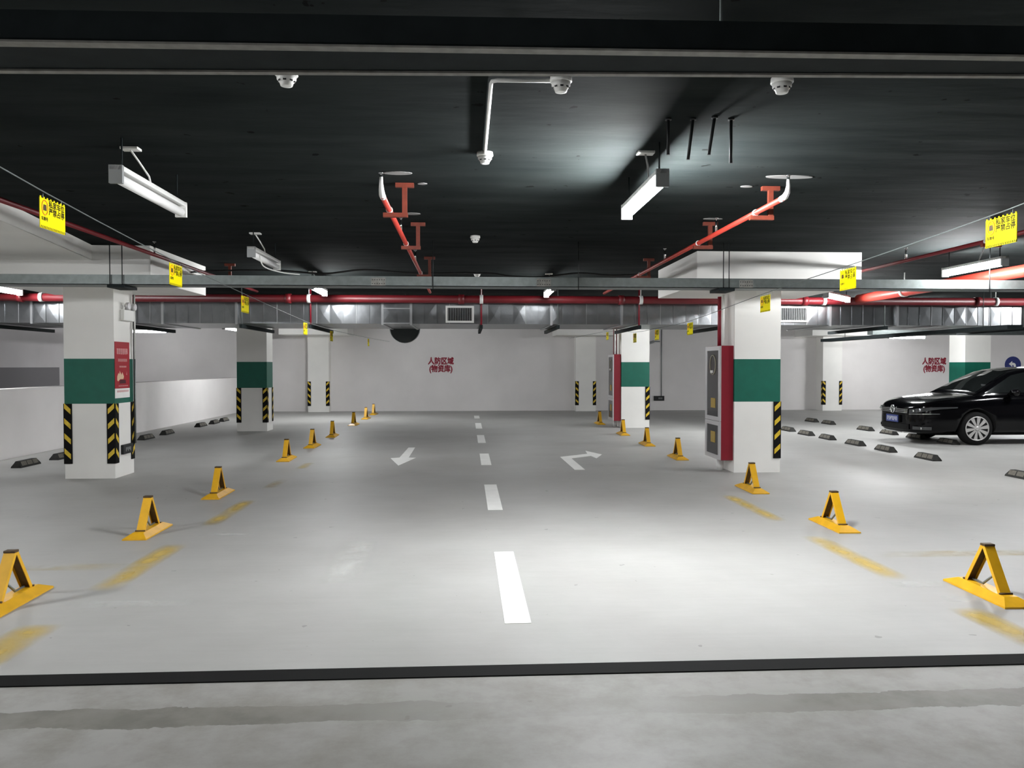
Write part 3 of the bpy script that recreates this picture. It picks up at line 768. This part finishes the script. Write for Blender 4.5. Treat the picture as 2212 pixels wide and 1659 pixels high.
for i, (x, xb, y, zb, lab) in enumerate([(1.22, 1.22, 4.79, 2.78, 'dark hanging rod nearest the bright lamp, lost in its shadow'),
                                  (1.37, 1.34, 4.78, 2.75, 'second dark hanging rod from the lamp shadow, leaning'),
                                  (1.49, 1.455, 4.74, 2.77, 'third dark hanging rod from the lamp shadow, leaning'),
                                  (1.60, 1.60, 4.77, 2.73, 'longest dark hanging rod, last of four beside the bright lamp')]):
    b = MB(); b.tube([(x, y, CEIL - 0.001), (xb, y, zb)], 0.0095, 0, 8); b.lathe([(0.02, 0.0), (0.02, -0.012)], (x, y, CEIL - 0.001), 'z', 10)
    tag(b.build('threaded_rod', 'black_metal'), lab, 'rod', 'bare rods hanging from the ceiling')

# ------------------------------------------------------------------ hanging bay signs on wires
def wz(pts, y):
    for (a, za), (c, zc) in zip(pts[:-1], pts[1:]):
        if a <= y <= c: return za + (zc - za) * (y - a) / (c - a)
WL = [(3.4, 2.70), (5.05, 2.555), (7.15, 2.425), (9.35, 2.335), (12.85, 2.215), (15.3, 2.19), (21, 2.24), (26.7, 2.32)]
WR = [(3.4, 2.62), (4.9, 2.50), (7.05, 2.41), (9.05, 2.345), (12.15, 2.20), (14.3, 2.19), (16.2, 2.2), (19.4, 2.36), (26.7, 2.42)]
XL, XR = -2.56, 3.45
wire('sign_wire', spline([(XL, y, z) for y, z in WL], 3), 0.004, 'zinc', 'taut wire carrying the yellow signs over the left lock row', 'wire')
wire('sign_wire', spline([(XR, y, z) for y, z in WR], 3), 0.004, 'zinc', 'taut wire carrying the yellow signs over the right lock row', 'wire')
def make_sign():
    """sign in the x-z plane, front facing -y, hanging from z = 0 down"""
    t = thing('parking_sign', '', 'sign', (0, 0, 0), 0, 'yellow hanging bay signs')
    hw, hh = 0.15, 0.185
    b = MB(); b.box(-hw, hw, -0.002, 0.002, -hh, -0.004)
    for k in range(15):                                   # scalloped top loops and hazard edge
        x = -hw + 0.01 + k * 0.02
        if k % 2 == 0: b.box(x - 0.006, x + 0.006, -0.002, 0.002, -0.005, 0.006)
    b.build('board', 'sign_yellow', t)
    h = MB()
    for x in (-0.11, 0.11): h.tube([(x, 0, 0.0), (x, 0, 0.026)], 0.0022, 0, 6)
    h.build('hook', 'zinc', t)
    s = MB()
    for k in range(18):
        x = -hw + 0.006 + k * 0.0168
        for sg, yy in ((-1, -0.0026), (1, 0.0026)):
            s.poly([(x, yy, -hh + 0.001), (x + 0.007, yy, -hh + 0.001), (x + 0.011, yy, -hh + 0.016), (x + 0.004, yy, -hh + 0.016)])
    s.build('hazard_edge', 'sign_black', t)
    text_obj('lettering', text_mesh('私家车位\n严禁占停', 0.047, 0.0, line=0.95), 'sign_black', t, (0.045, -0.0027, -0.054), bold=0.0012)
    text_obj('caption', text_mesh('车牌号', 0.026, 0.0), 'sign_black', t, (-0.098, -0.0027, -0.128), bold=0.0007)
    e = MB(); n = 24
    ring = [(-0.095 + 0.034 * math.cos(2 * PI * k / n), -0.0027, -0.058 + 0.044 * math.sin(2 * PI * k / n)) for k in range(n + 1)]
    e.tube(ring, 0.004, 0, 4, False)
    e.build('emblem', 'sign_orange', t)
    c = MB(); c.prism([(-0.114, -0.076), (-0.076, -0.076), (-0.076, -0.056), (-0.080, -0.040), (-0.110, -0.040), (-0.114, -0.056)], 'y', -0.0032, -0.0024)
    c.build('car_pictogram', 'lock_brown', t)
    return t
S0 = make_sign(); SU = []
ordn = ['first', 'second', 'third', 'fourth', 'fifth', 'sixth', 'seventh']
for nm, XX, WW, ys, ang in (('left', XL, WL, [5.11, 7.2, 9.4, 12.85, 15.3, 21.0], PI / 2), ('right', XR, WR, [4.98, 7.05, 9.05, 12.15, 14.3, 16.2, 19.4], -PI / 2)):
    for i, y in enumerate(ys):
        last = i == len(ys) - 1
        extra = [' with clear black characters', ' before the long tray', '', ' below the duct', ' small under the duct', ' tiny before the back wall', ' tiny before the pilaster'][i]
        repeat(S0, SU, (XX, y, wz(WW, y) - 0.03), ang, f'{ordn[i]} yellow sign from the camera on the {nm} wire,{extra or " at pillar height"}', 'yellow hanging bay signs')

# ------------------------------------------------------------------ parking locks
def make_lock():
    t = thing('parking_lock', '', 'parking lock', (0, 0, 0), 0, 'yellow folding parking locks')
    b = MB(); L = 0.33
    # long base with sloping sides and ends
    lo = [(-0.10, -L), (0.10, -L), (0.10, L), (-0.10, L)]; hi = [(-0.045, -L + 0.09), (0.045, -L + 0.09), (0.045, L - 0.09), (-0.045, L - 0.09)]
    A = [b.bm.verts.new((x, y, 0.001)) for x, y in lo]; A2 = [b.bm.verts.new((x, y, 0.012)) for x, y in lo]; B = [b.bm.verts.new((x, y, 0.05)) for x, y in hi]
    b.bm.faces.new(A[::-1]); b.bm.faces.new(B)
    for P, Q in ((A, A2), (A2, B)):
        for i in range(4): b.bm.faces.new((P[i], P[(i + 1) % 4], Q[(i + 1) % 4], Q[i]))
    b.build('base', 'lock_yellow', t)
    for s in (-1, 1):                                      # the two U-channel legs of the A
        m = MB(); ft = Vector((0, s * 0.19, 0.045)); ap = Vector((0, s * 0.014, 0.325)); d = (ap - ft).normalized()
        nrm = Vector((0, s * d.z, -s * d.y)) ; w = 0.034; th = 0.004; dp = 0.022
        def bar(x0, x1, n0, n1, mi):
            P = []
            for q in (ft, ap):
                for x, n in ((x0, n0), (x1, n0), (x1, n1), (x0, n1)): P.append(m.bm.verts.new(q + Vector((x, 0, 0)) + nrm * n))
            for fidx in ((0, 1, 2, 3), (4, 5, 6, 7), (0, 1, 5, 4), (1, 2, 6, 5), (2, 3, 7, 6), (3, 0, 4, 7)):
                f = m.bm.faces.new([P[i] for i in fidx]); f.material_index = mi
        bar(-w, w, 0, th, 0); bar(-w, -w + th, -dp, 0, 0); bar(w - th, w, -dp, 0, 0); bar(-w + th, w - th, -th, 0, 1)  # inner face of the channel coloured dark brown
        m.build('leg', ['lock_yellow', 'lock_brown'], t)
        MB().tube([(-0.042, s * 0.19, 0.055), (0.042, s * 0.19, 0.055)], 0.007, 0, 8).build('hinge_pin', 'lock_brown', t)
    MB().box(-0.036, 0.036, -0.026, 0.026, 0.318, 0.334, 0, 0.004).build('top_cap', 'lock_brown', t)
    MB().tube([(0, 0.15, 0.06), (0, 0.04, 0.06), (0, -0.09, 0.16)], 0.008, 0, 8).build('lock_bar', 'zinc', t)
    return t
K1 = make_lock(); KV = []
for nm, XX, ys in (('left', -2.87, [5.2, 7.32, 9.42, 12.95, 15.0, 17.2, 20.5, 22.9, 24.9]), ('right', 3.44, [5.03, 7.25, 9.45, 12.8, 15.0, 17.3, 20.5])):
    for i, y in enumerate(ys):
        o_ = ['cut by the frame edge', 'second', 'third', 'fourth', 'fifth', 'sixth', 'seventh', 'eighth', 'ninth'][i]
        if i == 0: lab = f'yellow triangular parking lock closest to the camera in the {nm} row'
        elif i == len(ys) - 1: lab = f'yellow triangular parking lock last before the back wall in the {nm} row'
        else: lab = f'{o_} yellow triangular parking lock from the camera in the {nm} row'
        repeat(K1, KV, (XX + random.uniform(-0.02, 0.02), y, 0), random.uniform(-0.03, 0.03), lab, 'yellow folding parking locks')

# ------------------------------------------------------------------ wheel stops
def make_stop():
    t = thing('wheel_stop', '', 'wheel stop', (0, 0, 0), 0, 'rubber wheel stops')
    b = MB(); L = 0.275
    prof = [(-0.075, 0.0), (0.075, 0.0), (0.07, 0.02), (0.035, 0.095), (-0.035, 0.095), (-0.07, 0.02)]
    A = [b.bm.verts.new((x, -L, z)) for x, z in prof]; B = [b.bm.verts.new((x, L, z)) for x, z in prof]
    for i in (2, 3, 4, 5): pass
    for V, s in ((A, 1), (B, -1)):
        for i in (3, 4): V[i].co.y += s * 0.06
    n = len(prof)
    b.bm.faces.new(A); b.bm.faces.new(B[::-1])
    for i in range(n): b.bm.faces.new((A[i], B[i], B[(i + 1) % n], A[(i + 1) % n]))
    b.build('body', 'rubber_dusty', t)
    for s in (-1, 1):
        for k in range(3):
            y0 = -0.225 + k * 0.155; m = MB()
            P = []
            for f in (0.12, 0.92):
                x = s * (0.07 - 0.035 * f + 0.002); z = 0.02 + 0.075 * f + 0.001
                P.append((x, z))
            m.poly([(P[0][0], y0, P[0][1]), (P[0][0], y0 + 0.135, P[0][1]), (P[1][0], y0 + 0.135, P[1][1]), (P[1][0], y0, P[1][1])])
            m.build('pale_patch', 'stop_patch', t)
    return t
T0 = make_stop(); TU = []
for nm, XX, ys, ext in (('by the low ramp wall', -6.6, [12.35, 13.35, 16.75, 17.95, 20.2, 21.2, 22.1], 0),
                   ('in the nearer row on the car side', 7.42, [10.2, 12.4, 13.65, 14.75, 15.95, 16.95, 18.05], 0),
                   ('in the farther row running under the car', 9.33, [14.9, 16.0, 17.05, 18.1, 20.1, 21.0], 0)):
    for i, y in enumerate(ys):
        lab = f'{ordn[i]} rubber wheel stop from the camera, {nm}'
        repeat(T0, TU, (XX + random.uniform(-0.03, 0.03), y, 0), random.uniform(-0.04, 0.04), lab, 'rubber wheel stops')

# ------------------------------------------------------------------ black car (nose at local u = 0, heading to -X)
car = thing('car', 'black saloon car with blue plate parked nose toward the lane', 'car', (8.52, 15.42, 0))
def lerp(tab, u):
    for (a, va), (c, vc) in zip(tab[:-1], tab[1:]):
        if u <= c:
            k = (u - a) / (c - a); return va + (vc - va) * max(0, k)
    return tab[-1][1]
HWT = [(0, .40), (.03, .52), (.08, .64), (.17, .745), (.30, .825), (.5, .88), (.8, .905), (1.6, .915), (3.4, .915), (4.2, .89), (4.6, .82), (4.78, .70), (4.85, .5)]
TOP = [(0, .66), (.03, .72), (.08, .77), (.17, .81), (.30, .85), (.5, .895), (.8, .935), (1.2, .975), (1.6, .985), (3.4, 1.0), (4.0, 1.06), (4.6, 1.04), (4.78, .99), (4.85, .9)]
BOT = [(0, .22), (.17, .19), (.5, .20), (4.2, .21), (4.85, .32)]
us = [0, .03, .08, .17, .30, .5, .8, 1.15, 1.6, 2.2, 2.8, 3.4, 3.9, 4.2, 4.45, 4.6, 4.78, 4.85]
b = MB(); rings = []
for u in us:
    w, zt, zb = lerp(HWT, u), lerp(TOP, u), lerp(BOT, u)
    half = [(0, zb), (w * .8, zb), (w * .96, zb + .05), (w * 1.0, zb + .2), (w * 1.0, .52 * (zt - zb) + zb), (w * .985, zt - .13), (w * .94, zt - .05), (w * .80, zt - .015), (w * .45, zt + .005), (0, zt + .012)]
    ring = [(u, v, z) for v, z in half] + [(u, -v, z) for v, z in half[-2:0:-1]]
    rings.append([b.bm.verts.new(p) for p in ring])
n = len(rings[0])
for i in range(len(rings) - 1):
    for k in range(n):
        f = b.bm.faces.new((rings[i][k], rings[i][(k + 1) % n], rings[i + 1][(k + 1) % n], rings[i + 1][k])); f.smooth = True
b.bm.faces.new(rings[0]); b.bm.faces.new(rings[-1][::-1])
body = b.build('body', ['car_black', 'rubber'], car)
sub = body.modifiers.new('s', 'SUBSURF'); sub.levels = 2; sub.render_levels = 2
WU = 1.13; WU2 = 3.92; WR_ = 0.315
cb = MB()
for u in (WU, WU2):
    for s in (-1, 1):
        cb.lathe([(0.365, 0.60 * s), (0.365, 1.1 * s)], (u, 0, WR_ + 0.01), 'y', 32)
bmesh.ops.recalc_face_normals(cb.bm, faces=list(cb.bm.faces))
cutter = cb.build('cutter', 'rubber')
cutter.location = car.location
bo = body.modifiers.new('b', 'BOOLEAN'); bo.operation = 'DIFFERENCE'; bo.object = cutter; bo.solver = 'EXACT'
bpy.context.view_layer.update()
dg = bpy.context.evaluated_depsgraph_get()
me = bpy.data.meshes.new_from_object(body.evaluated_get(dg))
body.modifiers.clear(); body.data = me
bpy.data.objects.remove(cutter, do_unlink=True)
# cabin
CT = [(1.15, .955), (1.35, 1.06), (1.65, 1.235), (1.95, 1.375), (2.15, 1.43), (2.5, 1.46), (3.0, 1.45), (3.4, 1.40), (3.8, 1.27), (4.1, 1.13), (4.3, 1.03)]
def cv(z): return .80 - max(0, z - .95) * .46
b = MB(); rings = []
for u, zt in CT:
    vt = cv(zt) - .03
    half = [(cv(.93), .93), (cv(.93 + (zt - .93) * .5), .93 + (zt - .93) * .5), (cv(zt - .03) - .005, zt - .03), (vt - .05, zt), (vt * .5, zt + .02), (0, zt + .028)]
    rings.append([b.bm.verts.new((u, v, z)) for v, z in half] + [b.bm.verts.new((u, -v, z)) for v, z in half[-2::-1]])
n = len(rings[0])
for i in range(len(rings) - 1):
    for k in range(n - 1):
        f = b.bm.faces.new((rings[i][k], rings[i][k + 1], rings[i + 1][k + 1], rings[i + 1][k])); f.smooth = True
b.bm.faces.new(rings[0]); b.bm.faces.new(rings[-1])
b.build('cabin', 'car_black', car)
def top_z(u): return lerp(CT, u)
# windscreen and rear window follow the cabin's slope just above it
def slope_glass(name, ua, ub):
    rows = []
    for i in range(7):
        u = ua + (ub - ua) * i / 6; zt = top_z(u); vm = cv(zt) - .10
        rows.append([(u - .004 if ub > ua else u + .004, vm * j / 5, zt + .034 - .028 * (abs(j) / 5) ** 2.2) for j in range(-5, 6)])
    MB().grid(rows).build(name, 'car_glass', car)
slope_glass('windscreen', 1.24, 1.97); slope_glass('rear_window', 4.05, 3.42)
for s in (-1, 1):
    for nm, pts in (('side_window', [(1.34, .99), (1.96, 1.325), (2.3, 1.395), (2.88, 1.40), (2.88, 1.0)]), ('side_window', [(2.96, 1.0), (2.96, 1.395), (3.35, 1.345), (3.62, 1.22), (3.62, 1.0)])):
        b = MB(); b.poly([(u, s * (cv(z) + .006), z) for u, z in pts]); b.build(nm, 'car_glass', car)
    b = MB(); b.lathe([(.012, -.10), (.06, -.085), (.07, 0.0), (.055, .07), (.012, .085)], (1.80, s * .97, 1.0), 'y', 14)
    mr = b.build('wing_mirror', 'car_black', car)
    MB().tube([(1.82, s * .79, .97), (1.80, s * .9, .98)], .02, 0, 8).build('stalk', 'rubber', mr)
# points on the front skin: u as a function of v
def fu(v):
    v = abs(v)
    for (a, va), (c, vc) in zip(HWT[:-1], HWT[1:]):
        if v <= vc: return a + (c - a) * max(0, (v - va)) / (vc - va)
    return .8
def skin(name, v0, v1, zf, m, n=10, off=.012, par=None):
    rows = []
    for i in range(n + 1):
        v = v0 + (v1 - v0) * i / n; z0, z1 = zf(i / n)
        rows.append([(fu(v) - off + .09 * max(0, (z - .60)) + .0, v * 1.008, z) for z in (z0, z0 + (z1 - z0) * .33, z0 + (z1 - z0) * .66, z1)])
    return MB().grid(rows).build(name, m, par or car)
for s in (-1, 1):
    hl = skin('headlight', s * .50, s * .90, lambda k: (.59 + .115 * k * k, .665 + .065 * k), 'lamp_lens')
    for vv, zz, rr in ((.60, .645, .032), (.70, .665, .036)):
        MB().lathe([(rr, 0.0), (rr * .8, -.012), (rr * .3, -.016)], (fu(vv) - .012, s * vv, zz), 'x', 14).build('reflector', 'chrome', hl)
    skin('headlight_strip', s * .50, s * .86, lambda k: (.568 + .02 * k, .58 + .02 * k), 'chrome')
    fg = skin('fog_lamp', s * .58, s * .82, lambda k: (.285, .345), 'lamp_lens')
    MB().lathe([(.026, 0.0), (.02, -.01)], (fu(.72) - .014, s * .72, .31), 'x', 12).build('reflector', 'chrome', fg)
gr = skin('grille', -.48, .48, lambda k: (.585, .675), 'rubber')
for zz in (.60, .63, .66): skin('slat', -.47, .47, lambda k, zz=zz: (zz - .006, zz + .006), 'chrome', off=.02, par=gr)
skin('lower_grille', -.50, .50, lambda k: (.27, .38), 'rubber'); skin('chin_strip', -.66, .66, lambda k: (.205, .222), 'chrome', off=.016)
em = MB(); n = 20
em.tube([(-.03, .075 * math.cos(2 * PI * k / n), .655 + .075 * math.sin(2 * PI * k / n)) for k in range(n + 1)], .008, 0, 6, False)
em.tube([(-.03, .035, .72), (-.03, 0, .655), (-.03, -.035, .72)], .007, 0, 6); em.tube([(-.03, .06, .69), (-.03, .03, .59), (-.03, 0, .645), (-.03, -.03, .59), (-.03, -.06, .69)], .007, 0, 6)
em.build('emblem', 'chrome', car)
pl = MB().box(-.045, -.03, -.22, .22, .40, .54, 0, .003).build('number_plate', 'plate_blue', car)
b = MB()
for k in range(7):
    y = -.185 + k * .055
    b.box(-.0465, -.045, y, y + .007, .43, .51); b.box(-.0465, -.045, y + .028, y + .035, .43 + .03 * (k % 2), .51); b.box(-.0465, -.045, y, y + .035, .50 - .035 * (k % 3), .507 - .035 * (k % 3))
b.build('characters', 'white_plastic', pl)
MB().box(-.03, .0, -.23, .23, .395, .545).build('plate_holder', 'rubber', car)
# wheels
def make_wheel(u, s):
    w = MB(); w.lathe([(.225, -.09), (.30, -.09), (.315, -.07), (.317, 0.0), (.315, .07), (.30, .09), (.225, .09)], (u, s * .80, WR_ + .002), 'y', 40)
    o = w.build('wheel', 'rubber', car)
    r = MB(); y = s * .895
    r.lathe([(.232, 0.0), (.232, s * .006), (.216, s * .006), (.210, -s * .004), (.225, -s * .004)], (u, y, WR_ + .002), 'y', 40, 0, True, False)
    r.lathe([(.05, -s * .02), (.048, s * .004), (.02, s * .008)], (u, y, WR_ + .002), 'y', 20)
    for k in range(10):
        a = 2 * PI * k / 10 + .16
        d = Vector((math.cos(a), 0, math.sin(a))); p = Vector((-d.z, 0, d.x)); c = Vector((u, y, WR_ + .002))
        q = [c + d * .03 + p * .014, c + d * .218 + p * .037, c + d * .218 - p * .037, c + d * .03 - p * .014]
        F = [r.bm.verts.new(v + Vector((0, s * .002, 0))) for v in q]; B = [r.bm.verts.new(v - Vector((0, s * .004, 0))) for v in q]
        r.bm.faces.new(F); r.bm.faces.new(B[::-1])
        for i in range(4): r.bm.faces.new((F[i], F[(i + 1) % 4], B[(i + 1) % 4], B[i]))
    r.build('rim', 'alloy', o)
    MB().lathe([(.20, 0.0), (.20, .02)], (u, s * .855, WR_ + .002), 'y', 24).build('brake_disc', 'black_metal', o)
for u in (WU, WU2):
    for s in (-1, 1): make_wheel(u, s)
MB().box(.5, 4.4, -.58, .58, .17, .3).build('underbody', 'rubber', car)
